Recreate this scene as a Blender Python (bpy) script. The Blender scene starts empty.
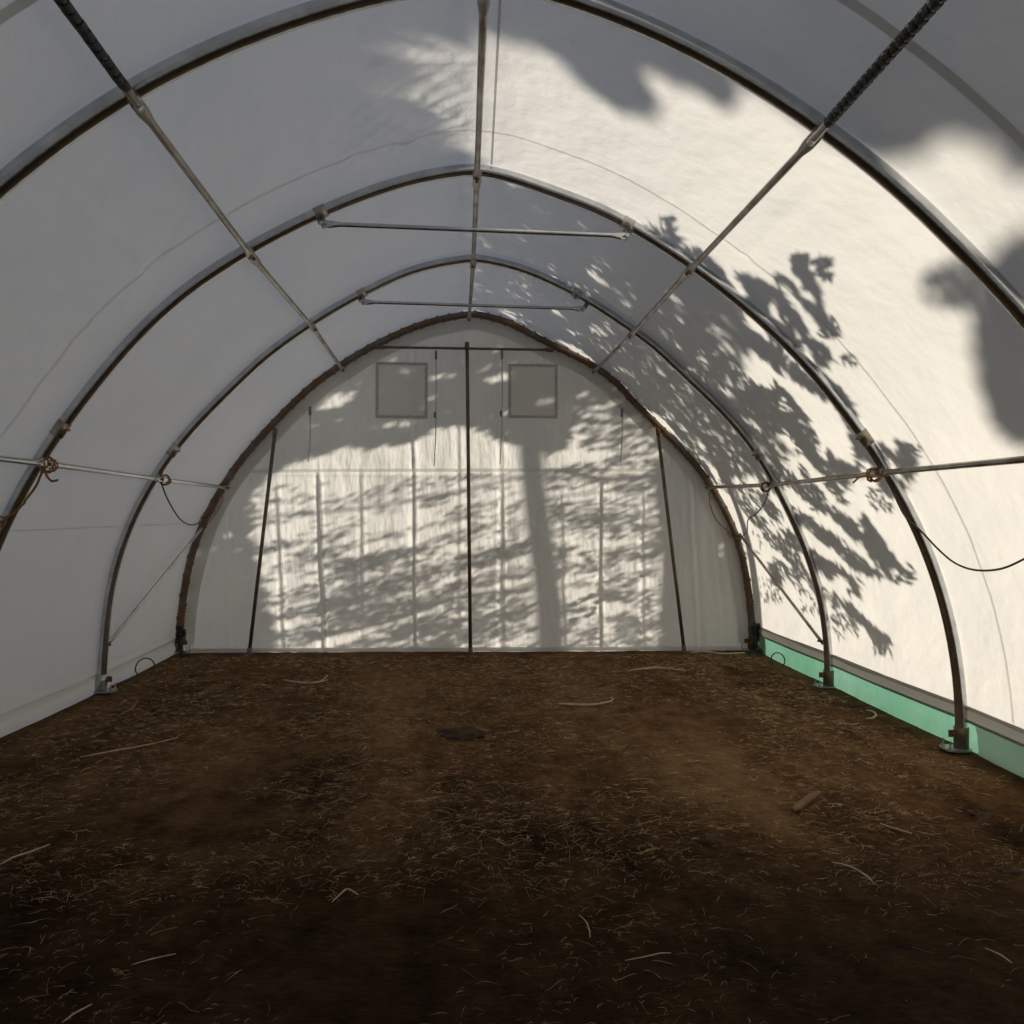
import bpy, math, random
from mathutils import Vector, Matrix
random.seed(7)
PI = math.pi
sc = bpy.context.scene
col = sc.collection

# ------------------------------------------------------------------ camera
F = 712.0
YAW, PITCH, ROLL, CX, CH = 0.0542, -0.0006, -0.00639, 0.003, 1.4815
cy_, sy_ = math.cos(YAW), math.sin(YAW)
Rz = Matrix(((cy_, sy_, 0), (-sy_, cy_, 0), (0, 0, 1)))
cp_, sp_ = math.cos(PITCH), math.sin(PITCH)
Rx = Matrix(((1, 0, 0), (0, cp_, -sp_), (0, sp_, cp_)))
cr_, sr_ = math.cos(ROLL), math.sin(ROLL)
Ry = Matrix(((cr_, 0, sr_), (0, 1, 0), (-sr_, 0, cr_)))
R = Rz @ Rx @ Ry
CAM = Vector((CX, 0, CH))
cam_d = bpy.data.cameras.new('camera')
cam = bpy.data.objects.new('camera', cam_d); col.objects.link(cam)
M3 = Matrix((R.col[0], R.col[2], -R.col[1])).transposed()
cam.matrix_world = Matrix.Translation(CAM) @ M3.to_4x4()
cam_d.sensor_width = 36; cam_d.lens = F / 1024 * 36; cam_d.clip_start = .02; cam_d.clip_end = 500
sc.camera = cam

def ray(px, py):
    return R @ Vector(((px - 512) / F, 1, -(py - 512) / F))
def P(px, py, y):                      # point seen at a pixel of the survey, on the plane at depth y
    d = ray(px, py); return CAM + d * (y / d.y)
def G(px, py, z=0.0):                  # point on the ground
    d = ray(px, py); return CAM + d * ((z - CAM.z) / d.z)

# ------------------------------------------------------------------ surveyed arch profiles, polar about (0,1.5), every 5 deg from -40
HC = 1.5
TAB = [[3.7098, 3.5789, 3.4448, 3.3096, 3.1764, 3.0513, 2.9374, 2.8223, 2.6993, 2.5777, 2.4629, 2.348, 2.2421, 2.1591, 2.094, 2.0519, 2.0368, 2.0145, 1.9891, 1.9633, 1.9398, 1.9319, 1.9413, 1.9699, 2.0054, 2.0304, 2.0513, 2.0366, 2.0222, 2.0101, 1.9993, 1.993, 1.9957, 2.0051, 2.0212, 2.0463, 2.081, 2.1213, 2.164, 2.2208, 2.2919, 2.3781, 2.4775, 2.5832, 2.6976, 2.8187, 2.9377, 3.0542, 3.1797, 3.324, 3.4882, 3.6731, 3.8858], [3.7353, 3.6078, 3.476, 3.3425, 3.2087, 3.0744, 2.9381, 2.8032, 2.679, 2.5699, 2.4726, 2.3809, 2.2914, 2.2097, 2.1408, 2.0909, 2.0584, 2.0285, 2.0052, 1.9915, 1.9881, 1.9922, 2.0029, 2.0199, 2.0388, 2.0568, 2.0708, 2.0547, 2.0395, 2.0246, 2.0074, 1.9932, 1.99, 1.9962, 2.01, 2.0326, 2.0662, 2.1086, 2.1542, 2.2139, 2.2901, 2.3811, 2.4805, 2.5854, 2.6959, 2.8092, 2.9217, 3.0319, 3.1473, 3.286, 3.4503, 3.637, 3.8529], [3.7665, 3.6449, 3.5147, 3.381, 3.2461, 3.1109, 2.9763, 2.8436, 2.7144, 2.5928, 2.4823, 2.3843, 2.301, 2.2291, 2.1641, 2.1089, 2.0639, 2.0282, 2.0017, 1.9844, 1.9761, 1.9746, 1.9742, 1.9782, 1.9955, 2.0201, 2.0385, 2.0255, 2.0096, 1.9947, 1.9842, 1.9811, 1.9862, 2.0003, 2.0233, 2.055, 2.0953, 2.1403, 2.1888, 2.2417, 2.3017, 2.3749, 2.4619, 2.5606, 2.6692, 2.7866, 2.9127, 3.0488, 3.1965, 3.3558, 3.5263, 3.7091, 3.9052], [3.7807, 3.6525, 3.5203, 3.386, 3.251, 3.1169, 2.9852, 2.8574, 2.7359, 2.6236, 2.5181, 2.418, 2.3262, 2.2457, 2.1798, 2.1276, 2.0838, 2.0466, 2.0184, 1.9992, 1.9872, 1.9819, 1.9835, 1.9908, 2.0034, 2.0197, 2.0226, 2.0016, 1.9839, 1.9718, 1.9656, 1.9661, 1.9739, 1.988, 2.0074, 2.0321, 2.0626, 2.1011, 2.1486, 2.2052, 2.271, 2.3464, 2.4319, 2.5273, 2.6325, 2.7477, 2.873, 3.0089, 3.1556, 3.3136, 3.4836, 3.6662, 3.8625]]
YR = [7.494, 5.901, 4.300, 2.735, 1.17, -0.40]
TAB = TAB + [TAB[3], TAB[3]]
def prof(i, th):                       # catmull-rom through the table
    u = (math.degrees(th) + 40) / 5; k = int(math.floor(u)); t = u - k
    T = TAB[i]; n = len(T)
    def g(j): return T[min(max(j, 0), n - 1)]
    a, b, c, d = g(k - 1), g(k), g(k + 1), g(k + 2)
    return .5 * ((2 * b) + (-a + c) * t + (2 * a - 5 * b + 4 * c - d) * t * t + (-a + 3 * b - 3 * c + d) * t ** 3)
TR = .035                              # rib tube radius
def rib_pt(i, th, dr=0.0, dy=0.0):
    r = prof(i, th) + dr
    return Vector((r * math.cos(th), YR[i] + dy, HC + r * math.sin(th)))
def sup(y, th):                        # radius of the cover (centre of sheet)
    if y >= YR[0]: r = prof(0, th); t = 0; 
    elif y <= YR[-1]: r = prof(5, th); t = 0
    else:
        for i in range(5):
            if YR[i + 1] <= y <= YR[i]:
                t = (y - YR[i + 1]) / (YR[i] - YR[i + 1])
                r = prof(i, th) * t + prof(i + 1, th) * (1 - t); break
    return r + TR + .008 - .018 * math.sin(PI * t) ** 1.0
def cov(y, th, dr=0.0):
    r = sup(y, th) + dr
    return Vector((r * math.cos(th), y, HC + r * math.sin(th)))
def th_at(y, z, side, f=None):         # angle where the cover reaches height z
    lo, hi = math.radians(-39), math.radians(40)
    for _ in range(40):
        m = (lo + hi) / 2
        a = m if side > 0 else PI - m
        zz = (cov(y, a) if f is None else f(a)).z
        if zz < z: lo = m
        else: hi = m
    return (lo + hi) / 2 if side > 0 else PI - (lo + hi) / 2
YE = 7.535                             # end wall plane
def hit(px, py):                       # first surface of the shell along a survey ray: ('c',point,y,th) or ('w',point)
    d = ray(px, py)
    def out(t):
        q = CAM + d * t
        return math.hypot(q.x, q.z - HC) > sup(q.y, ang(q.x, q.z))
    lo, hi = .2, 9.0
    if d.y > 0:
        te = YE / d.y
        if not out(te): 
            q = CAM + d * te; return 'w', q
        hi = te
    # march
    t = lo
    while t < hi and not out(t): t += .25
    hi = t; lo = t - .25
    for _ in range(14):
        m = (lo + hi) / 2
        if out(m): hi = m
        else: lo = m
    return 'c', CAM + d * hi
def ang(x, z):
    a = math.atan2(z - HC, x)
    return a if a > -PI / 2 else a + 2 * PI

# ------------------------------------------------------------------ materials
def newmat(name):
    m = bpy.data.materials.new(name); m.use_nodes = True
    nt = m.node_tree; nt.nodes.clear()
    o = nt.nodes.new('ShaderNodeOutputMaterial'); return m, nt, o
def N(nt, t, **kw):
    n = nt.nodes.new(t)
    for k, v in kw.items():
        if k in n.inputs: n.inputs[k].default_value = v
        else: setattr(n, k, v)
    return n
def coords(nt, scale=(1, 1, 1), rot=(0, 0, 0)):
    g = N(nt, 'ShaderNodeNewGeometry'); mp = N(nt, 'ShaderNodeMapping')
    mp.inputs['Scale'].default_value = scale; mp.inputs['Rotation'].default_value = rot
    nt.links.new(g.outputs['Position'], mp.inputs['Vector']); return mp.outputs[0]
def ramp(nt, fac, stops):
    r = N(nt, 'ShaderNodeValToRGB'); e = r.color_ramp.elements
    while len(e) < len(stops): e.new(.5)
    for q, (p, c) in zip(e, stops): q.position = p; q.color = (*c, 1) if len(c) == 3 else c
    nt.links.new(fac, r.inputs[0]); return r.outputs[0]
def noise(nt, vec, scale, detail=4, rough=.55):
    n = N(nt, 'ShaderNodeTexNoise'); n.inputs['Scale'].default_value = scale
    n.inputs['Detail'].default_value = detail; n.inputs['Roughness'].default_value = rough
    nt.links.new(vec, n.inputs['Vector']); return n.outputs[0]
def math_(nt, op, a, b):
    n = N(nt, 'ShaderNodeMath'); n.operation = op
    for i, v in enumerate((a, b)):
        if hasattr(v, 'links'): nt.links.new(v, n.inputs[i])
        else: n.inputs[i].default_value = v
    return n.outputs[0]
def fabric(name, c1, c2, trans=.5, bump=.25, gloss=.03, wr=(1, 1, 1)):
    m, nt, o = newmat(name)
    v = coords(nt); vw = coords(nt, wr)
    cc = ramp(nt, noise(nt, v, 1.3, 5), [(.3, c1), (.7, c2)])
    d = N(nt, 'ShaderNodeBsdfDiffuse'); t = N(nt, 'ShaderNodeBsdfTranslucent')
    gl = N(nt, 'ShaderNodeBsdfGlossy'); gl.inputs['Roughness'].default_value = .45
    mx = N(nt, 'ShaderNodeMixShader'); mx.inputs[0].default_value = trans
    m2 = N(nt, 'ShaderNodeMixShader'); m2.inputs[0].default_value = gloss
    h = math_(nt, 'ADD', math_(nt, 'MULTIPLY', noise(nt, vw, 2.2, 3), 1.0), math_(nt, 'MULTIPLY', noise(nt, vw, 14, 4, .6), .16))
    b = N(nt, 'ShaderNodeBump'); b.inputs['Strength'].default_value = bump; b.inputs['Distance'].default_value = .09
    nt.links.new(h, b.inputs['Height'])
    for s in (d, t, gl): nt.links.new(b.outputs[0], s.inputs['Normal'])
    nt.links.new(cc, d.inputs['Color']); nt.links.new(cc, t.inputs['Color'])
    nt.links.new(d.outputs[0], mx.inputs[1]); nt.links.new(t.outputs[0], mx.inputs[2])
    nt.links.new(mx.outputs[0], m2.inputs[1]); nt.links.new(gl.outputs[0], m2.inputs[2])
    nt.links.new(m2.outputs[0], o.inputs[0]); return m
def solid(name, stops, scale=8, rough=.6, metal=0.0, bump=.2, bscale=40, bdist=.01, vs=(1, 1, 1)):
    m, nt, o = newmat(name)
    p = N(nt, 'ShaderNodeBsdfPrincipled'); p.inputs['Roughness'].default_value = rough; p.inputs['Metallic'].default_value = metal
    v = coords(nt, vs)
    nt.links.new(ramp(nt, noise(nt, v, scale, 6, .6), stops), p.inputs['Base Color'])
    b = N(nt, 'ShaderNodeBump'); b.inputs['Strength'].default_value = bump; b.inputs['Distance'].default_value = bdist
    nt.links.new(noise(nt, v, bscale, 3), b.inputs['Height']); nt.links.new(b.outputs[0], p.inputs['Normal'])
    nt.links.new(p.outputs[0], o.inputs[0]); return m

M = {}
M['tarp'] = fabric('white_tarp', (.80, .80, .78), (.87, .86, .83), .48, .42)
M['tarp_end'] = fabric('white_end_tarp', (.78, .78, .76), (.88, .87, .84), .54, .6, wr=(1.6, 1, .5))
M['web'] = fabric('grey_webbing', (.48, .48, .46), (.56, .56, .53), .4, .1)
M['seam'] = fabric('seam_tape', (.66, .65, .62), (.74, .73, .70), .45, .1)
M['seam_thin'] = fabric('seam_thin', (.86, .85, .82), (.90, .89, .86), .72, .1)
M['hem'] = fabric('grey_hem', (.27, .26, .24), (.33, .32, .29), .22, .1)
M['green'] = fabric('green_sheet', (.13, .34, .235), (.21, .42, .32), .5, .4)
M['steel'] = solid('galvanised_steel', [(.3, (.42, .43, .45)), (.7, (.62, .63, .64))], 9, .24, 1.0, .10, 60)
M['pipe_steel'] = solid('weathered_pipe', [(.34, (.50, .49, .46)), (.55, (.34, .31, .27)), (.7, (.24, .17, .11))], 6, .35, .85, .15, 60)
M['steel_lt'] = solid('bright_galvanised', [(.3, (.38, .38, .38)), (.7, (.6, .6, .58))], 20, .38, .8, .15, 60)
M['rusty'] = solid('rusty_steel', [(.32, (.20, .19, .18)), (.52, (.15, .115, .08)), (.7, (.19, .095, .045))], 7, .5, .6, .3, 60)
M['rust'] = solid('rust', [(.3, (.10, .05, .025)), (.7, (.19, .09, .04))], 14, .8, .1, .4, 70)
M['black'] = solid('black_plastic', [(.3, (.008, .008, .008)), (.7, (.02, .02, .02))], 10, .5)
M['twine'] = solid('orange_twine', [(.3, (.20, .085, .03)), (.7, (.36, .17, .065))], 30, .9, 0, .5, 200)
M['cable'] = solid('brown_cable', [(.3, (.03, .02, .015)), (.7, (.07, .045, .03))], 20, .6)
M['straw'] = solid('dry_straw', [(.36, (.09, .055, .026)), (.50, (.26, .165, .08)), (.62, (.52, .37, .20))], 14, .85, 0, .2, 90)
M['stick'] = solid('bleached_stick', [(.3, (.36, .27, .17)), (.7, (.60, .48, .33))], 18, .8, 0, .4, 90)
M['bark'] = solid('bark', [(.3, (.03, .02, .012)), (.7, (.09, .06, .035))], 10, .95, 0, .8, 30)
M['wood'] = solid('old_wood', [(.3, (.09, .05, .025)), (.7, (.24, .13, .06))], 14, .9, 0, .6, 60)
M['leafm'] = solid('dark_foliage', [(.3, (.02, .04, .012)), (.7, (.05, .09, .03))], 6, .8)
M['clod'] = solid('dark_clod', [(.3, (.02, .011, .005)), (.7, (.075, .04, .018))], 14, 1.0, 0, .8, 60)
def soil():
    m, nt, o = newmat('soil')
    p = N(nt, 'ShaderNodeBsdfPrincipled'); p.inputs['Roughness'].default_value = 1.0
    p.inputs['Specular IOR Level'].default_value = .08
    v = coords(nt); vs = coords(nt, (1.7, .45, 1)); vf = coords(nt, (.7, 2.6, 1), (0, 0, .25))
    big = noise(nt, vs, .9, 5, .6); mid = noise(nt, v, 5, 8, .72); fine = noise(nt, vf, 26, 6, .75)
    mixv = math_(nt, 'ADD', math_(nt, 'MULTIPLY', big, .42), math_(nt, 'ADD', math_(nt, 'MULTIPLY', mid, .42), math_(nt, 'MULTIPLY', fine, .34)))
    at_ = N(nt, 'ShaderNodeAttribute'); at_.attribute_name = 'dry'
    mixv = math_(nt, 'SUBTRACT', math_(nt, 'ADD', mixv, at_.outputs['Fac']), .045)
    c = ramp(nt, mixv, [(.39, (.022, .012, .006)), (.47, (.085, .044, .019)), (.56, (.17, .090, .038)), (.68, (.32, .19, .088))])
    # dim foreground light painted into the soil: colour darkens towards the entrance
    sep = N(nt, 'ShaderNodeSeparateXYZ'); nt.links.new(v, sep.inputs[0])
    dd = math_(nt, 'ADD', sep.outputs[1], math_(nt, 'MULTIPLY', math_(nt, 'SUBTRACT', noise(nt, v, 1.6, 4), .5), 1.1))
    front_shade = ramp(nt, math_(nt, 'DIVIDE', dd, 6.0), [(.40, (.30, .30, .29)), (.50, (.52, .51, .49)), (.62, (1, 1, 1))])
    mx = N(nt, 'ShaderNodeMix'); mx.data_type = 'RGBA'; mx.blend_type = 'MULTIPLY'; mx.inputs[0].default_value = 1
    nt.links.new(c, mx.inputs[6]); nt.links.new(front_shade, mx.inputs[7]); nt.links.new(mx.outputs[2], p.inputs['Base Color'])
    b = N(nt, 'ShaderNodeBump'); b.inputs['Strength'].default_value = 1.0; b.inputs['Distance'].default_value = .06
    nt.links.new(math_(nt, 'ADD', mid, math_(nt, 'MULTIPLY', fine, .5)), b.inputs['Height'])
    nt.links.new(b.outputs[0], p.inputs['Normal']); nt.links.new(p.outputs[0], o.inputs[0]); return m
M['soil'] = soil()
M['grass'] = solid('outside_ground', [(.3, (.06, .06, .03)), (.7, (.14, .12, .06))], 3, 1, 0, .5, 20)

# ------------------------------------------------------------------ object helpers
def link(name, verts, faces, mat, parent=None, smooth=True):
    me = bpy.data.meshes.new(name); me.from_pydata([tuple(v) for v in verts], [], faces); me.update()
    if smooth: me.polygons.foreach_set('use_smooth', [True] * len(me.polygons))
    o = bpy.data.objects.new(name, me); col.objects.link(o)
    if mat: me.materials.append(M[mat])
    if parent:
        o.parent = parent
        o.matrix_parent_inverse = Matrix.Translation(-parent.location)
    return o
def tag(o, label=None, cat=None, group=None, kind=None):
    if label: o['label'] = label
    if cat: o['category'] = cat
    if group: o['group'] = group
    if kind: o['kind'] = kind
    return o
def empty(name, loc, label=None, cat=None, group=None):
    o = bpy.data.objects.new(name, None); col.objects.link(o); o.location = loc; o.empty_display_size = .1
    return tag(o, label, cat, group)
class MB:
    def __init__(s): s.v = []; s.f = []
    def add(s, v, f):
        n = len(s.v); s.v += v; s.f += [tuple(i + n for i in q) for q in f]
    def tube(s, pts, r, segs=8, rv=None, up=None, caps=True):
        n = len(pts); rs = r if isinstance(r, (list, tuple)) else [r] * n
        rw = rv if isinstance(rv, (list, tuple)) else ([rv] * n if rv else rs)
        v = []; f = []
        tan = []
        for i in range(n):
            a = pts[max(i - 1, 0)]; b = pts[min(i + 1, n - 1)]; d = Vector(b) - Vector(a)
            tan.append(d.normalized() if d.length > 1e-9 else Vector((0, 0, 1)))
        u = Vector(up) if up else Vector((0, 0, 1))
        if abs(u.dot(tan[0])) > .95: u = Vector((1, 0, 0))
        for i in range(n):
            u = (u - tan[i] * u.dot(tan[i])).normalized(); w = tan[i].cross(u)
            for k in range(segs):
                a = 2 * PI * k / segs
                v.append(Vector(pts[i]) + u * math.cos(a) * rs[i] + w * math.sin(a) * rw[i])
        for i in range(n - 1):
            for k in range(segs):
                k2 = (k + 1) % segs
                f.append((i * segs + k, i * segs + k2, (i + 1) * segs + k2, (i + 1) * segs + k))
        if caps:
            f.append(tuple(range(segs - 1, -1, -1))); f.append(tuple((n - 1) * segs + k for k in range(segs)))
        s.add(v, f); return s
    def box(s, c, x, y, z):            # centre and three half-axis vectors
        c, x, y, z = map(Vector, (c, x, y, z)); v = []
        for i in (-1, 1):
            for j in (-1, 1):
                for k in (-1, 1): v.append(c + x * i + y * j + z * k)
        s.add(v, [(0, 1, 3, 2), (4, 6, 7, 5), (0, 4, 5, 1), (2, 3, 7, 6), (0, 2, 6, 4), (1, 5, 7, 3)]); return s
    def build(s, name, mat, parent=None, smooth=True): 
        return link(name, s.v, s.f, mat, parent, smooth)
def smooth_line(pts, n=6):             # catmull-rom resample
    pts = [Vector(p) for p in pts]; out = []
    for i in range(len(pts) - 1):
        a = pts[max(i - 1, 0)]; b = pts[i]; c = pts[i + 1]; d = pts[min(i + 2, len(pts) - 1)]
        for k in range(n):
            t = k / n
            out.append(.5 * ((2 * b) + (-a + c) * t + (2 * a - 5 * b + 4 * c - d) * t * t + (-a + 3 * b - 3 * c + d) * t ** 3))
    out.append(pts[-1]); return out
from mathutils import noise as mn
def nz(x, y, z): return mn.noise(Vector((x, y, z)))

# ------------------------------------------------------------------ cover: left wall, roof, right wall
Y0, Y1 = -0.44, YE + .0
NY = 460
ys_ = [Y0 + (Y1 - Y0) * j / NY for j in range(NY + 1)]
LIMZ_R = .265
CREASES = []
for x0, y0, x1, y1, am in [(70, 197, 142, 256, .014), (142, 256, 134, 292, .012), (186, 212, 160, 262, -.012), (820, 185, 745, 255, -.010), (50, 240, 110, 215, .008), (30, 330, 60, 300, -.010), (380, 62, 470, 60, .014)]:
    a_, b_ = hit(x0, y0)[1], hit(x1, y1)[1]; CREASES.append((a_, b_, b_ - a_, (b_ - a_).length_squared, am))
def wr(y, th, p):                      # wrinkles in the sheet (inwards positive)
    # distance from the nearest arch damps them
    dn = min(abs(y - q) for q in YR); k = min(1, dn / .35)
    w = .014 * nz(p.x * .9, y * .8, p.z * .9)
    w += .005 * nz(p.x * 5, y * 1.3, p.z * 5 + y * 3)
    w += .0022 * nz(th * 22 + y * 6, y * 1.1, 3)
    deg = math.degrees(th)
    # drag wrinkles fanning from the ridge on the left slope
    if 91 < deg < 118 and 3.0 < y < 5.0:
        a = max(0, 1 - abs(y - 3.75) / .75) * max(0, 1 - abs(deg - 100) / 16)
        w += .045 * a * (nz(deg * .12, y * 7 + deg * .25, 7) + .5 * nz(deg * .16, y * 15 - deg * .3, 9))
    # puckers along the ridge
    if abs(deg - 88) < 7:
        w += .012 * (1 - abs(deg - 88) / 7) * nz(deg * .9, y * .8, 11)
    # sagging ripples on the left shoulder near the camera
    if 128 < deg < 185 and y < 4.6:
        a = max(0, 1 - abs(deg - 155) / 28)
        w += .030 * a * nz(deg * .22 + y * 2.2, y * 2.4, 5)
    for a_, b_, d_, l2, am in CREASES:
        if abs(p.y - a_.y) > 1.3: continue
        t_ = min(1, max(0, (p - a_).dot(d_) / l2)); q2 = (p - a_ - d_ * t_).length_squared
        if q2 < .01: w += am * math.exp(-q2 / .0007)
    return w * k
def strip(name, tha, thb, nth, mat='tarp', extra=None):
    vs = []; fs = []
    for y in ys_:
        a = tha(y) if callable(tha) else tha; b = thb(y) if callable(thb) else thb
        for i in range(nth + 1):
            th = a + (b - a) * i / nth
            q = cov(y, th); w = wr(y, th, q)
            q = cov(y, th, -w)
            if extra: q = extra(q, y, th)
            vs.append(q)
    for j in range(NY):
        for i in range(nth):
            k = j * (nth + 1) + i
            fs.append((k, k + 1, k + nth + 2, k + nth + 1))
    o = link(name, vs, fs, mat); o['kind'] = 'structure'; return o
TR_R, TR_L = .094, 3.05
def left_extra(q, y, th):
    if q.z < .30:
        dn = min(abs(y - c) for c in YR); k = min(1, max(0, (dn - .03) / .12))
        if q.z < .15:
            t = max(q.z, 0) / .15
            q.x += k * .065 * math.sin(PI * min(1, t)) ** .6 
        else:
            t = (q.z - .15) / .08
            if t < 1: q.x += k * .012 * math.sin(PI * t)
    return q
strip('wall_right', lambda y: th_at(y, LIMZ_R, 1), TR_R, 44)
strip('ceiling', TR_R, TR_L, 190)
strip('wall_left', TR_L, lambda y: th_at(y, -.03, -1), 110, extra=left_extra)

_v = []; _f = []
for j, y in enumerate(ys_):
    for z in (.142, .152):
        th = th_at(y, z, -1); q = cov(y, th); dn = min(abs(y - c) for c in YR); k = min(1, max(0, (dn - .03) / .12)); _v.append((q.x + .004 + k * .010, y, q.z))
for j in range(NY): _f.append((2 * j, 2 * j + 1, 2 * j + 3, 2 * j + 2))
link('trim_12', _v, _f, 'web')['kind'] = 'structure'  # grey strip stands in for the dark crease line above the bottom roll
# ridge pocket: stitched strips on the right of the ridge
for nm_, px_, w_ in (('trim_13', 497, .012),):
    qa = hit(px_, 60)[1]; tha_ = ang(qa.x, qa.z); _v = []; _f = []
    for j in range(61):
        y = 2.75 + (4.28 - 2.75) * j / 60
        for s in (-1, 1):
            th = tha_ + s * w_ / 4; q = cov(y, th); _v.append(cov(y, th, -wr(y, th, q) - .006))
    for j in range(60): _f.append((2 * j, 2 * j + 1, 2 * j + 3, 2 * j + 2))
    link(nm_, _v, _f, 'seam')['kind'] = 'structure'
# grey hem with the tensioning pipe, then the green sheet, at the foot of the right side
def ribbon(name, f, n, m, mat, parent=None):
    vs = []; fs = []
    for j in range(n + 1):
        for i in range(m + 1): vs.append(f(j / n, i / m))
    for j in range(n):
        for i in range(m):
            k = j * (m + 1) + i; fs.append((k, k + 1, k + m + 2, k + m + 1))
    return link(name, vs, fs, mat, parent)
def yy(t): return Y0 + (YE - .02 - Y0) * t
def hem_f(t, s):
    y = yy(t); q = cov(y, th_at(y, LIMZ_R, 1)); q = q.copy()
    q.z = .285 - .105 * s; q.x += .0 - .012 * math.sin(PI * s) + .004 * nz(y * 3, s * 3, 1); return q
th_ = {}
o = ribbon('trim_1', hem_f, 160, 6, 'hem'); o['kind'] = 'structure'
def gr_f(t, s):
    y = yy(t); b = cov(y, th_at(y, LIMZ_R, 1))
    z = .215 - .245 * s
    return Vector((b.x + .018 + .02 * s + .014 * math.sin(PI * s) + .007 * nz(y * 2.2, s * 2.5, 2) + .004 * nz(y * 7, s * 5, 6), y, z))
gs = ribbon('skirt_sheet', gr_f, 240, 10, 'green')
tag(gs, 'green plastic sheet closing the gap at the foot of the right wall', 'plastic sheet')
# pale film folded over the green sheet nearest the camera
def film_f(t, s):
    y = 4.235 - 3.4 * t; q = gr_f((y - Y0) / (YE - .02 - Y0), .12 + .9 * s)
    q.x -= .016 + .006 * nz(y * 6, s * 4, 4); return q
o = ribbon('plastic_film', film_f, 60, 8, 'seam'); tag(o, 'pale translucent film hanging over the green sheet nearest the camera', 'plastic film')

# seams of the cover: doubled strips of cloth just inside the sheet
def arch_seam(name, ypx, width, mat, label=None):
    vs = []; fs = []; n = 150
    a0, a1 = th_at(ypx, .29, 1), th_at(ypx, .2, -1)
    for i in range(n + 1):
        th = a0 + (a1 - a0) * i / n
        for s in (-1, 1):
            y = ypx + s * width / 2
            q = cov(y, th); q = cov(y, th, -wr(y, th, q) - .004); vs.append(q)
    for i in range(n): fs.append((2 * i, 2 * i + 1, 2 * i + 3, 2 * i + 2))
    o = link(name, vs, fs, mat); o['kind'] = 'structure'; return o
_, q = hit(830, 330); SEAM1 = q.y
_, q = hit(930, 60); SEAM2 = q.y
print('SEAMS', SEAM1, hit(940, 500)[1], hit(495, 135)[1], hit(1005, 715)[1], hit(230, 215)[1], 'S2', SEAM2, hit(1015, 130)[1])
arch_seam('trim_2', SEAM1, .020, 'seam_thin')
arch_seam('trim_3', SEAM2, .040, 'seam')
# a straight lap seam along the left wall
_, qa = hit(100, 527); _, qb = hit(195, 527)
print('lap', qa, qb)
vs = []; fs = []
for i in range(61):
    y = 3.6 + (YE - 3.62) * i / 60; th = ang(qa.x, qa.z)
    for s in (-1, 1):
        t2 = th + s * .0022; q = cov(y, t2); vs.append(cov(y, t2, -wr(y, t2, q) - .003))
for i in range(60): fs.append((2 * i, 2 * i + 1, 2 * i + 3, 2 * i + 2))
o = link('trim_4', vs, fs, 'seam_thin'); o['kind'] = 'structure'

# ------------------------------------------------------------------ end walls
top_tab = []
for k in range(0, 400):
    th = math.radians(-38 + k * (256 / 399)); r = prof(0, th) + TR + .006
    top_tab.append((r * math.cos(th), HC + r * math.sin(th)))
top_tab.sort()
def top(x):
    if x <= top_tab[0][0] or x >= top_tab[-1][0]: return -.02
    lo, hi = 0, len(top_tab) - 1
    while hi - lo > 1:
        m = (lo + hi) // 2
        if top_tab[m][0] <= x: lo = m
        else: hi = m
    a, b = top_tab[lo], top_tab[hi]; t = (x - a[0]) / max(1e-9, b[0] - a[0]); return a[1] + (b[1] - a[1]) * t
xl = min(x for x, z in top_tab if z > -.02); xr = max(x for x, z in top_tab if z > -.02)
creases = []                           # vertical folds (x at bottom, x at top, z range, depth)
for pxb, pyb, pxt, pyt, dep in [(323, 645, 318, 480, .030), (283, 640, 276, 495, .022), (362, 610, 361, 480, .020), (415, 640, 412, 350, .028),
                                (459, 640, 459, 440, .018), (503, 640, 501, 350, .016), (497, 640, 499, 500, -.018), (601, 640, 602, 490, .028),
                                (565, 640, 562, 500, .016), (645, 640, 644, 500, .016), (230, 630, 226, 520, .02), (700, 640, 692, 480, .03), (725, 640, 715, 540, .02), (640, 640, 641, 520, -.012)]:
    a = P(pxb, pyb, YE); b = P(pxt, pyt, YE); creases.append((a.x, a.z, b.x, b.z, dep))
SEZ = P(460, 475, YE).z
def wall_y(x, z):
    d = .035 * nz(x * .7, z * .5, 2.2) + .014 * nz(x * 2.6, z * .9, 5) + .006 * nz(x * 7, z * 3, 8) + .003 * nz(x * 16, z * 11, 1)
    for xa, za, xb, zb, dep in creases:
        t = (z - za) / (zb - za)
        if -.25 < t < 1.15:
            f = min(1, (t + .25) / .2, (1.15 - t) / .15)
            xc = xa + (xb - xa) * t + .012 * nz(z * 2, xa, 0); u = (x - xc) / .030
            if abs(u) < 3: d += dep * f * (u * math.exp(-u * u)) * 1.1
    d += .008 * math.exp(-((z - SEZ) / .02) ** 2)
    e = min(1, max(0, (top(x) - z)) / .25, max(0, min(x - xl, xr - x)) / .15)
    return d * e
def sheet_wall(name, y, sgn, dispf, nx, nzv):
    vs = []; fs = []
    for i in range(nx + 1):
        x = xl + (xr - xl) * i / nx
        # sit the ends slightly in so that steep edges are sampled
        tp = max(top(x), -.015)
        for j in range(nzv + 1):
            z = -.02 + (tp + .02) * j / nzv
            vs.append((x, y + sgn * dispf(x, z), z))
    for i in range(nx):
        for j in range(nzv):
            k = i * (nzv + 1) + j; fs.append((k, k + nzv + 1, k + nzv + 2, k + 1))
    o = link(name, vs, fs, 'tarp_end'); o['kind'] = 'structure'; return o
sheet_wall('wall_back', YE + .02, 1, wall_y, 420, 180)
def front_y(x, z): return .02 * nz(x, z, 3)
sheet_wall('wall_front', YR[-1] - .05, 1, front_y, 60, 40)
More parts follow.
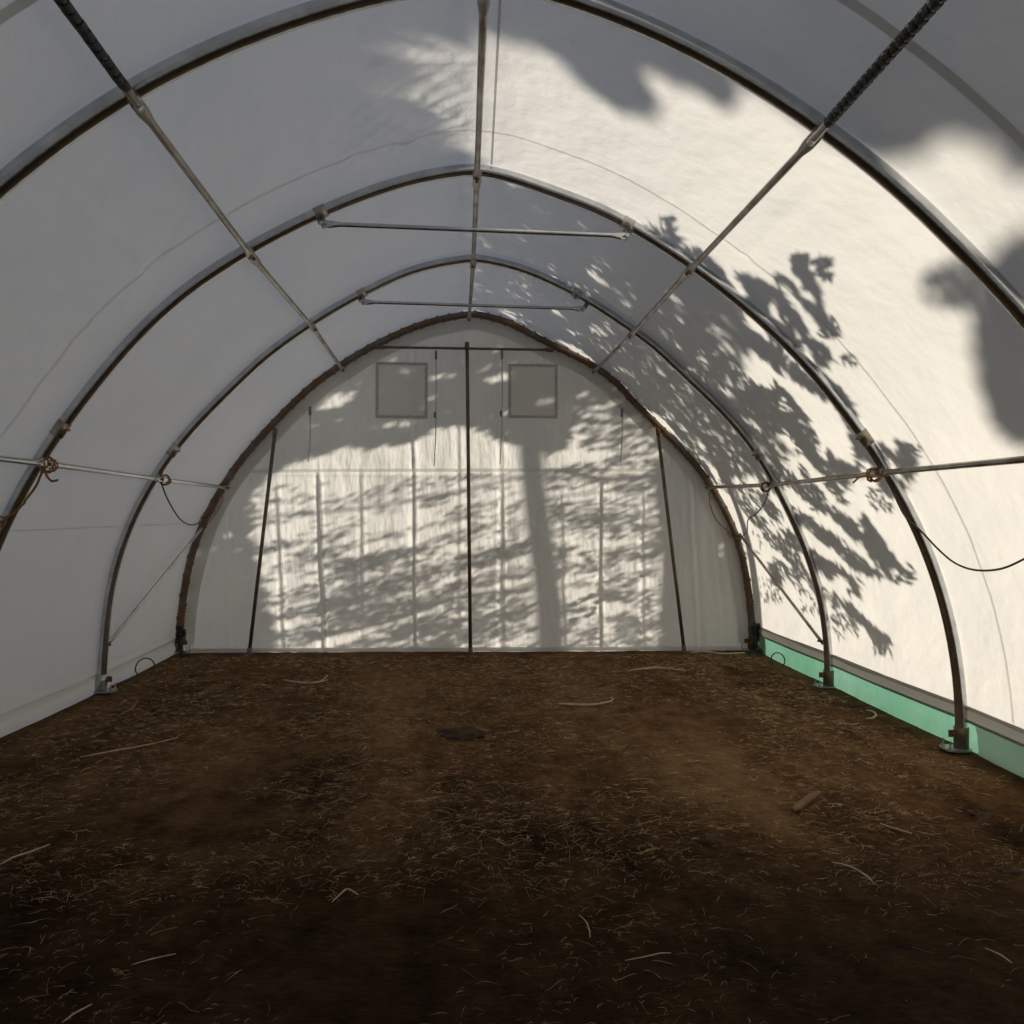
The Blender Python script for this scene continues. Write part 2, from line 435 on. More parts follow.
# the end sheet's return hem, laced to the end arch
vs = []; fs = []; n = 120
a0 = th_at(7.49, .0, 1); a1 = th_at(7.49, .0, -1)
for i in range(n + 1):
    th = a0 + (a1 - a0) * i / n
    w = .15 + .02 * nz(th * 5, 0, 0)
    for r_ in (-w, .03):
        p = rib_pt(0, th, r_); vs.append((p.x, YE + .004 + wall_y(p.x, p.z) * .3, max(p.z, 0)))
for i in range(n): fs.append((2 * i, 2 * i + 1, 2 * i + 3, 2 * i + 2))
o = link('trim_5', vs, fs, 'seam'); o['kind'] = 'structure'
# horizontal lap seam and the sewn door-panel strips on the end wall
def wall_strip(name, pts, w, mat, dy=-.006, parent=None, n=24):
    vs = []; fs = []
    L = smooth_line(pts, n)
    for i, q in enumerate(L):
        a = L[max(i - 1, 0)]; b = L[min(i + 1, len(L) - 1)]; d = (b - a).normalized(); s = Vector((d.z, 0, -d.x)) * w / 2
        for k in (-1, 1):
            c = q + s * k; vs.append((c.x, YE + .02 + wall_y(c.x, c.z) + dy, c.z))
    for i in range(len(L) - 1): fs.append((2 * i, 2 * i + 1, 2 * i + 3, 2 * i + 2))
    return link(name, vs, fs, mat, parent)
for k, (pts, w, mat) in enumerate([
        ([(245, 471), (460, 470), (690, 470)], .035, 'seam_thin'),
        ([(320, 480), (323, 560), (325, 650)], .022, 'seam_thin'),
        ([(413, 480), (415, 650)], .022, 'seam_thin'),
        ([(602, 487), (603, 650)], .020, 'seam_thin'),
        ([(503, 430), (505, 650)], .018, 'seam_thin')]):
    o = wall_strip('trim_%d' % (6 + k), [P(a, b, YE) for a, b in pts], w, mat); o['kind'] = 'structure'
# two square sewn vents
for k, (x0, y0, x1, y1) in enumerate([(378, 364, 425, 416), (511, 366, 555, 416)]):
    fr = MB(); a = P(x0, y0, YE); b = P(x1, y1, YE)
    xa, xb, zt, zb = a.x, b.x, a.z, b.z; w = .026
    def q4(x0_, z0_, x1_, z1_):
        n_ = 10; v = []; f = []
        for i in range(n_ + 1):
            for j in range(n_ + 1):
                x = x0_ + (x1_ - x0_) * i / n_; z = z0_ + (z1_ - z0_) * j / n_
                v.append(Vector((x, YE + .02 + wall_y(x, z) - .012, z)))
        for i in range(n_):
            for j in range(n_): c = i * (n_ + 1) + j; f.append((c, c + n_ + 1, c + n_ + 2, c + 1))
        return v, f
    for r_ in [(xa - w, zb - w, xa + w * .2, zt + w), (xb - w * .2, zb - w, xb + w, zt + w), (xa, zt - w * .2, xb, zt + w), (xa, zb - w, xb, zb + w * .2)]: fr.add(*q4(*r_))
    pane = MB(); pane.add(*q4(xa, zb, xb, zt))
    wn = pane.build('window_%d' % (k + 1), 'seam_thin'); wn['kind'] = 'structure'
    fo = fr.build('window_frame', 'web', wn)
# hanging cords and tabs beside the vents
for (px, y0, y1, lab) in [(436, 352, 466, 'grey cord hanging beside the left square vent'), (502, 352, 464, 'grey cord hanging beside the right square vent'),
                          (310, 408, 462, 'short grey cord hanging high on the left of the end wall'), (622, 410, 462, 'short grey cord hanging high on the right of the end wall')]:
    t = empty('vent_cord', P(px, y0, YE - .03), lab, 'cord')
    a = P(px, y0, YE - .03); b = P(px - 2, y1, YE - .03)
    L = smooth_line([a, a.lerp(b, .3) + Vector((.008, 0, 0)), a.lerp(b, .7) + Vector((.012, 0, 0)), b], 6)
    MB().tube(L, .005, 6).build('cord', 'web', t)
    MB().box(a + Vector((0, 0, -.03)), (.013, 0, 0), (0, .004, 0), (0, 0, .045)).build('tab', 'hem', t)
    if y0 < 400: MB().box(a.lerp(b, .55), (.012, 0, 0), (0, .005, 0), (0, 0, .03)).build('toggle', 'hem', t)
# bottom flap of the end wall lying on the soil
def flap_f(t, s):
    x = xl + .12 + (xr - xl - .24) * t
    return Vector((x, YE + .01 - .07 * s - .012 * nz(x * 4, s, 1), .028 * (1 - s) ** 2 + .014 + .010 * nz(x * 6, s * 2, 3)))
o = ribbon('trim_11', flap_f, 160, 3, 'tarp_end'); o['kind'] = 'structure'

# ------------------------------------------------------------------ steel arches
rib_names = [('laced rusty end arch against the white end wall', 'rusty'), ('second steel arch from the end wall, with a short tie bar under its peak', 'steel'),
             ('third steel arch from the end wall, its left foot outside the frame', 'steel'), ('nearest steel arch, crossing the top of the picture', 'steel'),
             ('steel arch overhead just in front of the camera', 'steel'), ('steel arch at the entrance behind the camera', 'steel')]
feet = {}
bands = {0: [], 1: [(362, 294), (576, 295.6), (173.7, 450), (759, 454)], 2: [(320.6, 212), (626, 227), (58, 428), (862, 438)], 3: [], 4: [], 5: []}
for i in range(6):
    f = lambda a, i=i: rib_pt(i, a)
    a0, a1 = th_at(0, .02, 1, f), th_at(0, .02, -1, f)
    feet[i] = (a0, a1)
    root = empty('steel_arch', (0, YR[i], 0), rib_names[i][0], 'arch')
    n = 130
    MB().tube([rib_pt(i, a0 + (a1 - a0) * k / n) for k in range(n + 1)], TR, 20).build('tube', rib_names[i][1], root)
    for s, a in ((1, a0), (-1, a1)):
        b = rib_pt(i, a); g = Vector((b.x, b.y, 0))
        # base plate, rounded
        pl = MB(); ring = []
        for k in range(20):
            t = 2 * PI * k / 20; e = lambda c: math.copysign(abs(c) ** .6, c)
            ring.append((e(math.cos(t)) * .085, e(math.sin(t)) * .065))
        v = [g + Vector((x - s * .035, y, .022)) for x, y in ring] + [g + Vector((x - s * .035, y, .012)) for x, y in ring]
        pl.add(v, [tuple(range(20))] + [(k, k + 20, (k + 1) % 20 + 20, (k + 1) % 20) for k in range(20)])
        bp_ = pl.build('base_plate', 'steel_lt', root, False)
        for dx, dy in ((-.06, .035), (-.06, -.035)):
            c = g + Vector((s * dx - s * .035, dy, .022))
            MB().tube([c, c + Vector((0, 0, .012)), c + Vector((0, 0, .0121)), c + Vector((.002, 0, .05))], [.013, .013, .006, .006], 6).build('anchor_bolt', 'steel_lt', bp_, False)
        sp = rib_pt(i, a + s * .035); MB().tube([g + Vector((0, 0, .015)), b.lerp(sp, .6), sp], TR + .008, 16).build('foot_socket', 'steel_lt' if (i == 1 and s < 0) else 'rusty', root)
        w = MB(); c = b.lerp(sp, .7) + Vector((-s * .03, 0, 0))
        w.box(c + Vector((-s * .03, 0, 0)), (.022, 0, 0), (0, .003, 0), (0, 0, .022)); w.tube([c + Vector((-s * .03, -.03, 0)), c + Vector((-s * .03, .03, 0))], .007, 6)
        w.build('clamp', 'rust' if i < 4 else 'steel', root, False)
    for px, py in bands[i]:
        q = P(px, py, YR[i]); th = ang(q.x, q.z); d = .018 if i < 3 else .010
        bd_ = MB().tube([rib_pt(i, th - d), rib_pt(i, th), rib_pt(i, th + d)], TR + .003, 20).build('clamp_band', 'pipe_steel', root)
        c = rib_pt(i, th, -TR - .006); MB().tube([c + Vector((0, -.02, 0)), c + Vector((0, .02, 0))], .007, 6).build('band_bolt', 'rusty', bd_, False)

# ------------------------------------------------------------------ purlins
cross = {'left roof': [(340, 367), (308, 322), (246, 250), (128, 93)], 'right roof': [(597, 368), (633, 333), (690, 270), (821, 131)],
         'left side': [(218, 487), (158, 479), (43, 463.5), None], 'right side': [(711, 487), (770, 485), (880, 473), None],
         'ridge': [(469, 316), (473, 261), (477, 171), (484.5, -22)]}
nmr = ['end arch', 'second arch', 'third arch', 'nearest arch', 'arch overhead', 'entrance arch']
pmat = {'left roof': 'pipe_steel', 'right roof': 'pipe_steel', 'left side': 'steel', 'right side': 'pipe_steel', 'ridge': 'pipe_steel'}
where = {'left roof': 'high on left slope', 'right roof': 'high on right slope', 'left side': 'along left side wall',
         'right side': 'along right side wall', 'ridge': 'along the ridge'}
nodes = {}
for key, cr in cross.items():
    ths = []
    for i in range(6):
        if i < len(cr) and cr[i]:
            q = P(cr[i][0], cr[i][1], YR[i]); ths.append(ang(q.x, q.z))
        else: ths.append(ths[-1])
    if key in ('left roof', 'right roof'):       # the last visible run aims at where it leaves the frame
        (ax, ay), (bx, by) = cr[3], ((60, 0) if key == 'left roof' else (938, 0)); lo, hi = .5, 20
        for _ in range(40):
            s = (lo + hi) / 2; q = P(ax + (bx - ax) * s, ay + (by - ay) * s, YR[4]); th = ang(q.x, q.z)
            if math.hypot(q.x, q.z - HC) < prof(4, th) - TR - .016: lo = s
            else: hi = s
        ths[4] = ths[5] = th
    nodes[key] = ths
    for i in range(5):
        a = rib_pt(i, ths[i], -TR - .016, .0 if i else -.02); b = rib_pt(i + 1, ths[i + 1], -TR - .016)
        out = Vector((math.cos(ths[i]), 0, math.sin(ths[i])))
        root = empty('purlin', b, 'steel pipe %s between %s and %s' % (where[key], nmr[i], nmr[i + 1]), 'pipe')
        d = (b - a).normalized(); L = (b - a).length
        off = -out * .006 * (1 if i % 2 else 0)
        ts = [-.03, .0, .06, .12, .3, .7, L - .12, L - .06, L, L + .03]
        thin = [.005, .005, .007, .017, .017, .017, .017, .007, .005, .005]
        wide = [.022, .026, .026, .018, .017, .017, .018, .026, .026, .022]
        if i == 3 and 'roof' in key: wide = [.016] * 8 + [.026, .022]; thin = [.016] * 8 + [.005, .005]
        MB().tube([a + d * t + off for t in ts], thin, 12, wide, up=out).build('pipe', pmat[key], root)
        for e in ((a, b) if i == 0 else (b,)):
            c = e - out * .004
            MB().tube([c + out * .05, c - out * .008, c - out * .009, c - out * .020], [.006, .006, .012, .012], 6).build('bolt', 'rusty' if i < 2 else 'steel', root, False)
        # black tape wound round the roof purlins in the bay nearest the camera
        if key in ('left roof', 'right roof') and i == 3:
            nt_ = 44 if key == 'right roof' else 34; rr = .021 if key == 'right roof' else .0195; side = d.cross(out)
            Lb = (a - b).length; hw = Lb * .93 / nt_ * (.29 if key == 'right roof' else .42); vs = []; fs = []
            for k in range(nt_ * 12 + 1):
                t = k / (nt_ * 12); an = 2 * PI * nt_ * t; q = rr * (1 + .10 * nz(k * .13, 0, 0)); o_ = (out * math.cos(an) + side * math.sin(an)) * q
                for s in (-1, 1): vs.append(b.lerp(a, t * .93) + off + o_ + d * s * hw * (1 + .3 * nz(k * .21, s, 3)))
            for k in range(nt_ * 12): fs.append((2 * k, 2 * k + 1, 2 * k + 3, 2 * k + 2))
            tp = MB(); tp.add(vs, fs)
            tp = tp.build('tape_wrap', 'black', root)

# tie bars under the peaks
for i, (p0, p1, lab) in enumerate([((377, 347), (553, 350), 'tie bar across the peak of the laced end arch'), ((362, 302), (584, 309), 'short steel tie bar under the peak of the second arch'),
                                   ((322, 224), (627, 236), 'long steel tie bar under the peak of the third arch')]):
    y = YR[i] - .055
    a, b = P(*p0, y), P(*p1, y); root = empty('tie_bar', a, lab, 'bar')
    d = (b - a); L = d.length; d.normalize()
    r = .014
    MB().tube([a, a + d * .05, a + d * .10, b - d * .10, b - d * .05, b], [.022, .022, r, r, .022, .022], 10, [.005, .005, r, r, .005, .005]).build('bar', 'steel' if i else 'rusty', root)
    for e, s in ((a, 1), (b, -1)):
        th = ang(e.x, e.z); top_ = rib_pt(i, th)
        MB().box(e.lerp(top_, .5) + Vector((0, .01, 0)), (.020, 0, 0), (0, .004, 0), (top_ - e) * .5).build('bracket', 'rusty', root, False)
        MB().tube([e + Vector((0, -.02, 0)), e + Vector((0, .05, 0))], .012, 8).build('bolt', 'steel_lt' if i else 'rusty', root, False)

# end-wall posts
for p0, p1, lab, mat in [((275.5, 428), (249, 652), 'leaning steel post on the left of the end wall', 'rusty'), ((467, 342), (470.5, 646), 'tall central rusty post of the end wall', 'rusty'),
                         ((657.5, 428), (684.5, 648), 'leaning steel post on the right of the end wall', 'rusty')]:
    a = P(*p0, 7.42); b = P(*p1, 7.44); b.z = -.01
    root = empty('end_post', b, lab, 'post')
    MB().tube([b, b + (a - b) * .5, a], .019, 12).build('pipe', mat, root)
    MB().tube([b + Vector((0, 0, .01)), b + Vector((0, 0, .02)), b + Vector((0, 0, .021)), b + (a - b).normalized() * .08], [.045, .045, .024, .024], 12).build('foot', 'rusty', root)
    e = a - (a - b).normalized() * .04
    MB().tube([e - (a - b).normalized() * .04, e + (a - b).normalized() * .03], .024, 10).build('top_clamp', 'rusty', root)
# corner braces in the last bay
for p0, p1, s, lab in [((203, 527), (107, 645), -1, 'diagonal brace pipe in the last bay on the left'), ((741, 536), (821, 641), 1, 'diagonal brace pipe in the last bay on the right')]:
    a = P(*p0, YR[0] - .06); b = P(*p1, YR[1] + .05)
    root = empty('corner_brace', b, lab, 'brace'); d = (b - a).normalized(); L = (b - a).length
    MB().tube([a + d * t for t in (-.04, .04, .10, L - .10, L - .04, L + .03)], [.02, .02, .014, .014, .02, .02], 10, [.006, .006, .014, .014, .006, .006]).build('pipe', 'steel' if s < 0 else 'pipe_steel', root)
    for e in (a, b): MB().tube([e + Vector((-.03, 0, 0)), e + Vector((.03, 0, 0))], .009, 6).build('bolt', 'rust', root, False)

# ------------------------------------------------------------------ cords and twine
def cord(name, pts, r, mat, lab, cat='cord', n=8, parent=None, jit=0):
    L = smooth_line(pts, n)
    if jit: L = [q + Vector((nz(k * .7, 1, 0), nz(k * .7, 2, 0), nz(k * .7, 3, 0))) * jit for k, q in enumerate(L)]
    o = MB().tube(L, r, 6).build(name, mat, parent)
    if not parent: tag(o, lab, cat)
    return o
def knot(c, r, mat, parent, turns=5, axis=None):
    ax = (axis or Vector((0, 1, 0))).normalized(); u = ax.orthogonal().normalized(); w = ax.cross(u); pts = []
    for k in range(turns * 12 + 1):
        a = 2 * PI * k / 12; t = (k / (turns * 12) - .5)
        pts.append(c + (u * math.cos(a) + w * math.sin(a)) * r * (1 + .15 * math.sin(k * 1.7)) + ax * t * r * 1.3)
    return MB().tube(pts, .005, 5).build('knot', mat, parent)
# lacing round the end arch
pts = []
a0, a1 = feet[0]
nt_ = 62
for k in range(nt_ * 12 + 1):
    t = k / (nt_ * 12); th = a0 + .03 + (a1 - a0 - .06) * t
    an = 2 * PI * nt_ * t + 1.3 * nz(t * 20, 0, 0); rr = TR + .007 + .006 * abs(nz(t * 70, 1, 1))
    c = rib_pt(0, th); o_ = Vector((math.cos(th), 0, math.sin(th)))
    pts.append(c + o_ * math.cos(an) * rr + Vector((0, 1, 0)) * math.sin(an) * rr)
o = MB().tube(pts, .0045, 5).build('lacing_cord', 'twine'); tag(o, 'orange brown cord laced round the end arch', 'cord')

yC, yB, yA = YR[2], YR[1], YR[0]
def inner(i, px, py, off=.03):         # point just in front of rib i
    return P(px, py, YR[i] - off)
# left third arch: knot and hanging end
t = empty('twine', inner(2, 43, 466), 'orange twine tied where the left side pipe meets the third arch', 'twine')
knot(inner(2, 43, 465, .0) + Vector((.03, 0, 0)), .042, 'twine', t, 4)
cord('strand', [inner(2, 43, 468, .06), inner(2, 37, 484, .06), inner(2, 22, 505, .06), inner(2, 8, 517, .06), inner(2, -2, 524, .06)], .007, 'twine', None, parent=t, jit=.012)
cord('strand', [inner(2, 44, 466, .06), inner(2, 47, 476, .08), inner(2, 52, 481, .08), inner(2, 58, 480, .07)], .007, 'twine', None, parent=t, jit=.01)
cord('strand', [inner(2, 0, 516, .05), inner(2, 6, 521, .06), inner(2, 2, 527, .06), inner(2, -6, 524, .06)], .006, 'twine', None, parent=t)
# left second arch: knot and drooping wire
t = empty('tie_wire', inner(1, 160, 480), 'drooping brown wire tied to the left side pipe at the second arch', 'wire')
knot(inner(1, 161, 480, .0) + Vector((.03, 0, 0)), .040, 'twine', t, 4)
y_ = lambda s: YR[1] + (YR[0] - YR[1]) * s - .05
cord('strand', [P(161, 482, y_(0)), P(168, 500, y_(.15)), P(180, 519, y_(.4)), P(192, 525, y_(.7)), P(203, 520, y_(.95)), P(212, 512, y_(1))], .006, 'cable', None, parent=t)
t = empty('twine', P(210, 515, yA - .06), 'loose orange twine looped on the left of the end arch', 'twine')
for k in range(3):
    cord('strand', [P(222 - k, 487 + 3 * k, yA - .06), P(219 + 2 * k, 500, yA - .07), P(211 + k, 516 + k, yA - .08), P(199 + k * 2, 525 + k, yA - .07), P(203, 514 + k * 3, yA - .06), P(214, 503 + k * 2, yA - .06)], .0038, 'twine', None, parent=t, jit=.01)
t = empty('twine', P(181, 618, yA - .06), 'orange twine wound low on the left leg of the end arch', 'twine')
th = ang(*(lambda q: (q.x, q.z))(P(182, 617, yA))); 
def wind(root, i, th, turns, mat, dth=.03):
    pts = []
    for k in range(turns * 10 + 1):
        t_ = th + dth * (k / (turns * 10) - .5); an = 2 * PI * k / 10; c = rib_pt(i, t_); o_ = Vector((math.cos(t_), 0, math.sin(t_)))
        pts.append(c + (o_ * math.cos(an) + Vector((0, 1, 0)) * math.sin(an)) * (TR + .008))
    MB().tube(pts, .006, 5).build('winding', mat, root)
wind(t, 0, th, 5, 'twine', .05)
# right side: knots at the side pipe
t = empty('twine', inner(2, 880, 476), 'orange twine tied where the right side pipe meets the third arch', 'twine')
knot(inner(2, 879, 475, .0) + Vector((-.03, 0, 0)), .040, 'twine', t, 4)
cord('strand', [inner(2, 882, 477, .06), inner(2, 870, 476, .08), inner(2, 860, 477, .08), inner(2, 853, 483, .08)], .006, 'twine', None, parent=t, jit=.008)
t = empty('tie_wire', inner(1, 770, 487), 'drooping brown wire tied to the right side pipe at the second arch', 'wire')
knot(inner(1, 769.5, 487, .0) + Vector((-.03, 0, 0)), .038, 'twine', t, 4)
cord('strand', [P(769, 489, y_(0)), P(765, 502, y_(.15)), P(757, 513, y_(.3)), P(748, 520, y_(.45)), P(747, 531, y_(.6)), P(741, 537, y_(.85)), P(733, 536, y_(1)), P(728, 531, y_(1))], .0055, 'cable', None, parent=t)
t = empty('twine', P(712, 500, yA - .06), 'loose orange twine looped on the right of the end arch', 'twine')
cord('strand', [P(709, 492, yA - .06), P(711, 508, yA - .07), P(718, 522, yA - .08), P(727, 530, yA - .07)], .006, 'twine', None, parent=t, jit=.012)
cord('strand', [P(727, 526, yA - .06), P(729, 536, yA - .08), P(738, 538, yA - .08), P(742, 533, yA - .07)], .006, 'twine', None, parent=t)
t = empty('twine', P(747, 600, yA - .06), 'orange twine wound low on the right leg of the end arch', 'twine')
wind(t, 0, ang(*(lambda q: (q.x, q.z))(P(747, 602, yA))), 6, 'twine', .06)
# cable hanging on the right wall
q0 = inner(2, 893, 492, .05)
pts = [q0, inner(2, 905, 516, .05)]
for px, py, s in [(921, 531, .1), (938, 549, .3), (955, 563, .5), (975, 570, .7), (1000, 569, .9), (1024, 559, 1.0), (1046, 545, 1.1), (1080, 515, 1.25)]:
    _, q = hit(px, py); q = q.lerp(CAM, .02 + .01 * s); pts.append(q)
tag(cord('hanging_cable', pts, .006, 'cable', 'thin brown cable sagging across the right wall beside the third arch'), None, 'cable')
cord('plug_end', [pts[-1], pts[-1] + Vector((0, -.03, .03))], .012, 'black', 'x', parent=bpy.data.objects['hanging_cable'])
# wire loops at the foot of the walls
def loop(px, py, y, rpx, lab, tail):
    c = P(px, py, y); r = rpx * y / F; pts = []
    for k in range(15):
        a = math.radians(-60 + k * 20); pts.append(c + Vector((math.cos(a) * r, .3 * r * math.sin(a), math.sin(a) * r)))
    pts += [Vector(q) for q in tail]
    o = MB().tube(smooth_line(pts, 4), .0055, 6).build('wire_loop', 'cable'); tag(o, lab, 'wire')
g = G(120, 683); loop(145, 668, 6.15, 9, 'dark wire loop standing at the foot of the left wall', [G(132, 678, .02), G(124, 681, .02), G(112, 686, .02)])
loop(778, 660, 6.35, 7, 'dark wire loop standing against the green sheet by the right wall', [G(771, 664, .03), G(768, 662, .05)])
# ratchets at the two feet of the end arch
for px, py, s, lab in [(179, 636, -1, 'black tie-down ratchet at the left foot of the end arch'), (757, 634, 1, 'black tie-down ratchet at the right foot of the end arch')]:
    c = P(px, py, yA - .12 if s < 0 else yA - .10); c.x -= s * .02
    root = empty('ratchet', (c.x, c.y, 0), lab, 'ratchet')
    b = MB(); b.box(c + Vector((-.03, 0, 0)), (.004, 0, 0), (0, .035, 0), (0, 0, .07)); b.box(c + Vector((.03, 0, 0)), (.004, 0, 0), (0, .035, 0), (0, 0, .07))
    b.tube([c + Vector((-.045, 0, .02)), c + Vector((.045, 0, .02))], .026, 12); b.build('body', 'black', root, False)
    MB().box(c + Vector((0, -.03, .075)), (.034, 0, 0), (0, .010, .008), (0, -.012, .035)).build('handle', 'black', root, False)
    st = MB(); L = smooth_line([c + Vector((0, 0, .03)), c + Vector((0, -.03, -.05)), Vector((c.x + .01, c.y - .03, .06)), Vector((c.x + .04, c.y - .05, .015)), Vector((c.x + .12 * -s, c.y - .08, .012))], 5)
    st.tube(L, .004, 6, .02, up=(0, 1, 0)); st.build('strap', 'black', root)
    kb = MB(); q = Vector((c.x + .02, c.y - .03, .05)); kb.tube([q + Vector((-.03, 0, -.03)), q + Vector((.0, 0, .02)), q + Vector((.05, 0, -.03))], .012, 8); kb.build('hook', 'rusty', root)

# ------------------------------------------------------------------ ground
def gz(x, y):
    z = .020 * nz(x * .8, y * .8, 1) + .014 * nz(x * 3.1, y * 3.1, 4) + .010 * nz(x * 9, y * 9, 2) + .006 * nz(x * 24, y * 24, 6) 
    e = min(1, max(0, (3.0 - abs(x))) / .3, max(0, 7.5 - y) / .25)
    return z * (.25 + .75 * e) - .006
nx, ny = 300, 380
gx0, gx1, gy0, gy1 = -3.3, 3.3, -.5, 7.62
vs = [(gx0 + (gx1 - gx0) * i / nx, gy0 + (gy1 - gy0) * j / ny) for j in range(ny + 1) for i in range(nx + 1)]
vs = [(x, y, gz(x, y)) for x, y in vs]
fs = [(j * (nx + 1) + i, j * (nx + 1) + i + 1, (j + 1) * (nx + 1) + i + 1, (j + 1) * (nx + 1) + i) for j in range(ny) for i in range(nx)]
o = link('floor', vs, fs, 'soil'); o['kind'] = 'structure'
dry = [(G(395, 730), .28, .7, .09), (G(385, 800), .22, .5, .08), (G(420, 690), .5, .8, .05), (G(650, 740), .9, .9, .06), (G(760, 780), .5, .5, .05), (G(560, 680), .8, .8, .05),
       (G(300, 690), .8, .6, .02), (G(330, 770), .35, .35, -.06), (G(490, 800), .22, .6, -.09), (G(240, 790), .5, .3, -.05), (G(560, 840), .3, .25, -.08), (G(200, 700), .8, .6, -.05),
       (G(840, 730), .5, .35, -.03), (G(460, 750), .2, .5, -.04), (G(960, 830), .5, .4, -.05), (G(250, 860), .5, .2, .06), (G(850, 830), .4, .2, .03), (G(40, 830), .5, .5, -.04)]
at = o.data.attributes.new('dry', 'FLOAT', 'POINT')
at.data.foreach_set('value', [sum(a * math.exp(-((x - g.x) / sx) ** 2 - ((y - g.y) / sy) ** 2) for g, sx, sy, a in dry) for x, y, z in vs])
o = link('ground', [(-60, -60, -.05), (60, -60, -.05), (60, 60, -.05), (-60, 60, -.05)], [(0, 1, 2, 3)], 'grass', smooth=False); o['kind'] = 'structure'
# straw litter: nobody could count it
lit = MB(); V = lit.v; Fc = lit.f
def strand(x, y, L, a, w, lift):
    n = 3; px_, py_ = x, y; cur = random.uniform(-.55, .55)
    base = len(V)
    for k in range(n + 1):
        t = k / n; z = gz(px_, py_) + .004 + lift * math.sin(PI * t) * random.uniform(.3, 1)
        sx, sy = -math.sin(a) * w, math.cos(a) * w
        V.append((px_ + sx, py_ + sy, z)); V.append((px_ - sx, py_ - sy, z)); V.append((px_, py_, z + w * 1.3))
        px_ += math.cos(a) * L / n; py_ += math.sin(a) * L / n; a += cur * .5
    for k in range(n):
        b = base + 3 * k
        Fc.append((b, b + 2, b + 5, b + 3)); Fc.append((b + 2, b + 1, b + 4, b + 5))
cnt = 0
while cnt < 23000:
    y = 1.9 + 5.4 * random.random() ** 1.15; x = random.uniform(-2.95, 2.95)
    dens = .5 + 1.1 * nz(x * 1.1, y * 1.3, 9) + .5 * nz(x * 4, y * 4, 3)
    if y < 2.75: dens *= .22
    elif y < 3.9: dens += .12
    if random.random() > dens * 1.3: continue
    cnt += 1
    strand(x, y, (min(1, .35 + y * .14)) * random.choice([.02, .025, .03, .04, .05, .10]) * random.uniform(.7, 1.3), random.uniform(0, 2 * PI) if random.random() < .6 else random.gauss(0.1, .5), random.uniform(.0006, .0013) * (.22 + y * .25), random.uniform(0, .012))
o = lit.build('straw_litter', 'straw', None, False); tag(o, 'dry straw and grass bits strewn over the brown soil', 'straw', kind='stuff')
# individual twigs, sticks, chips
def stick(pxs, r, mat, name, lab, cat, lift=.012, fork=None):
    pts = []
    for px, py in pxs:
        q = G(px, py, 0); q.z = gz(q.x, q.y) + r + lift; pts.append(q)
    L = smooth_line(pts, 5); n = len(L)
    mb = MB(); mb.tube(L, [r * (1 - .45 * abs(2 * k / (n - 1) - 1) ** 2) * (1 + .15 * nz(k, r * 99, 0)) for k in range(n)], 7)
    o = mb.build(name, mat)
    tag(o, lab, cat)
    if fork:
        F_ = []
        for px, py in fork: q = G(px, py, 0); q.z = gz(q.x, q.y) + r + lift; F_.append(q)
        MB().tube(smooth_line(F_, 3), r * .6, 6).build('side_twig', mat, o)
    return o
stick([(284, 681), (296, 684), (312, 684), (328, 682)], .010, 'stick', 'stick', 'pale forked stick on the soil at the far left', 'stick', fork=[(318, 684), (325, 680), (327, 677)])
stick([(558, 705), (575, 706), (595, 706), (612, 704)], .010, 'stick', 'stick', 'pale hooked stick lying left of centre of two bleached sticks by the far wall', 'stick', fork=[(605, 705), (612, 703), (611, 700)])
stick([(630, 672), (645, 671), (660, 671), (683, 674)], .012, 'stick', 'stick', 'longest bleached stick, nearest the end wall', 'stick')
stick([(118, 718), (127, 713), (134, 708), (137, 704)], .009, 'twine', 'twig', 'curved orange twig near the left wall', 'twig', fork=[(125, 714), (131, 712), (136, 707)])
stick([(866, 712), (872, 713), (876, 716), (873, 719), (866, 719)], .008, 'stick', 'bark_curl', 'small curled bark strip near the right wall', 'bark')
stick([(792, 812), (800, 808), (810, 802), (819, 796)], .020, 'wood', 'wood_chunk', 'short brown chunk of wood on the right of the floor', 'wood')
stick([(80, 758), (110, 752), (145, 745), (178, 737)], .0045, 'stick', 'twig', 'long thin pale stem across the left of the floor', 'twig')
stick([(0, 870), (15, 864), (30, 858), (50, 851)], .004, 'stick', 'twig', 'thin straw stem at the left edge of the floor', 'twig')
stick([(132, 966), (148, 960), (163, 956), (176, 952)], .0022, 'stick', 'twig', 'thin stem in the dark soil at bottom left', 'twig')
stick([(62, 1024), (75, 1016), (92, 1006)], .0022, 'stick', 'twig', 'thin stem at the bottom left corner', 'twig')
stick([(579, 916), (585, 921), (589, 930), (590, 938)], .0024, 'stick', 'twig', 'thin bent stem in the dark soil below centre', 'twig')
stick([(625, 962), (645, 960), (660, 956), (671, 955)], .0022, 'stick', 'twig', 'thin wavy stem in the dark soil right of centre', 'twig')
stick([(832, 862), (850, 867), (865, 876), (872, 881)], .004, 'stick', 'twig', 'pale stem among straw on the right of the floor', 'twig')
stick([(880, 824), (895, 828), (912, 832)], .004, 'stick', 'twig', 'short pale stem below the right arch foot', 'twig')
stick([(985, 950), (1000, 955), (1012, 964)], .0028, 'stick', 'twig', 'pale stem near the lower right edge', 'twig')
stick([(332, 901), (342, 893), (348, 890), (358, 897)], .0035, 'stick', 'twig', 'small forked stem where the dark soil begins', 'twig')
stick([(690, 655), (705, 654), (722, 656), (745, 655)], .014, 'stick', 'fabric_scrap', 'pale rag strip lying along the foot of the end wall at right', 'scrap')
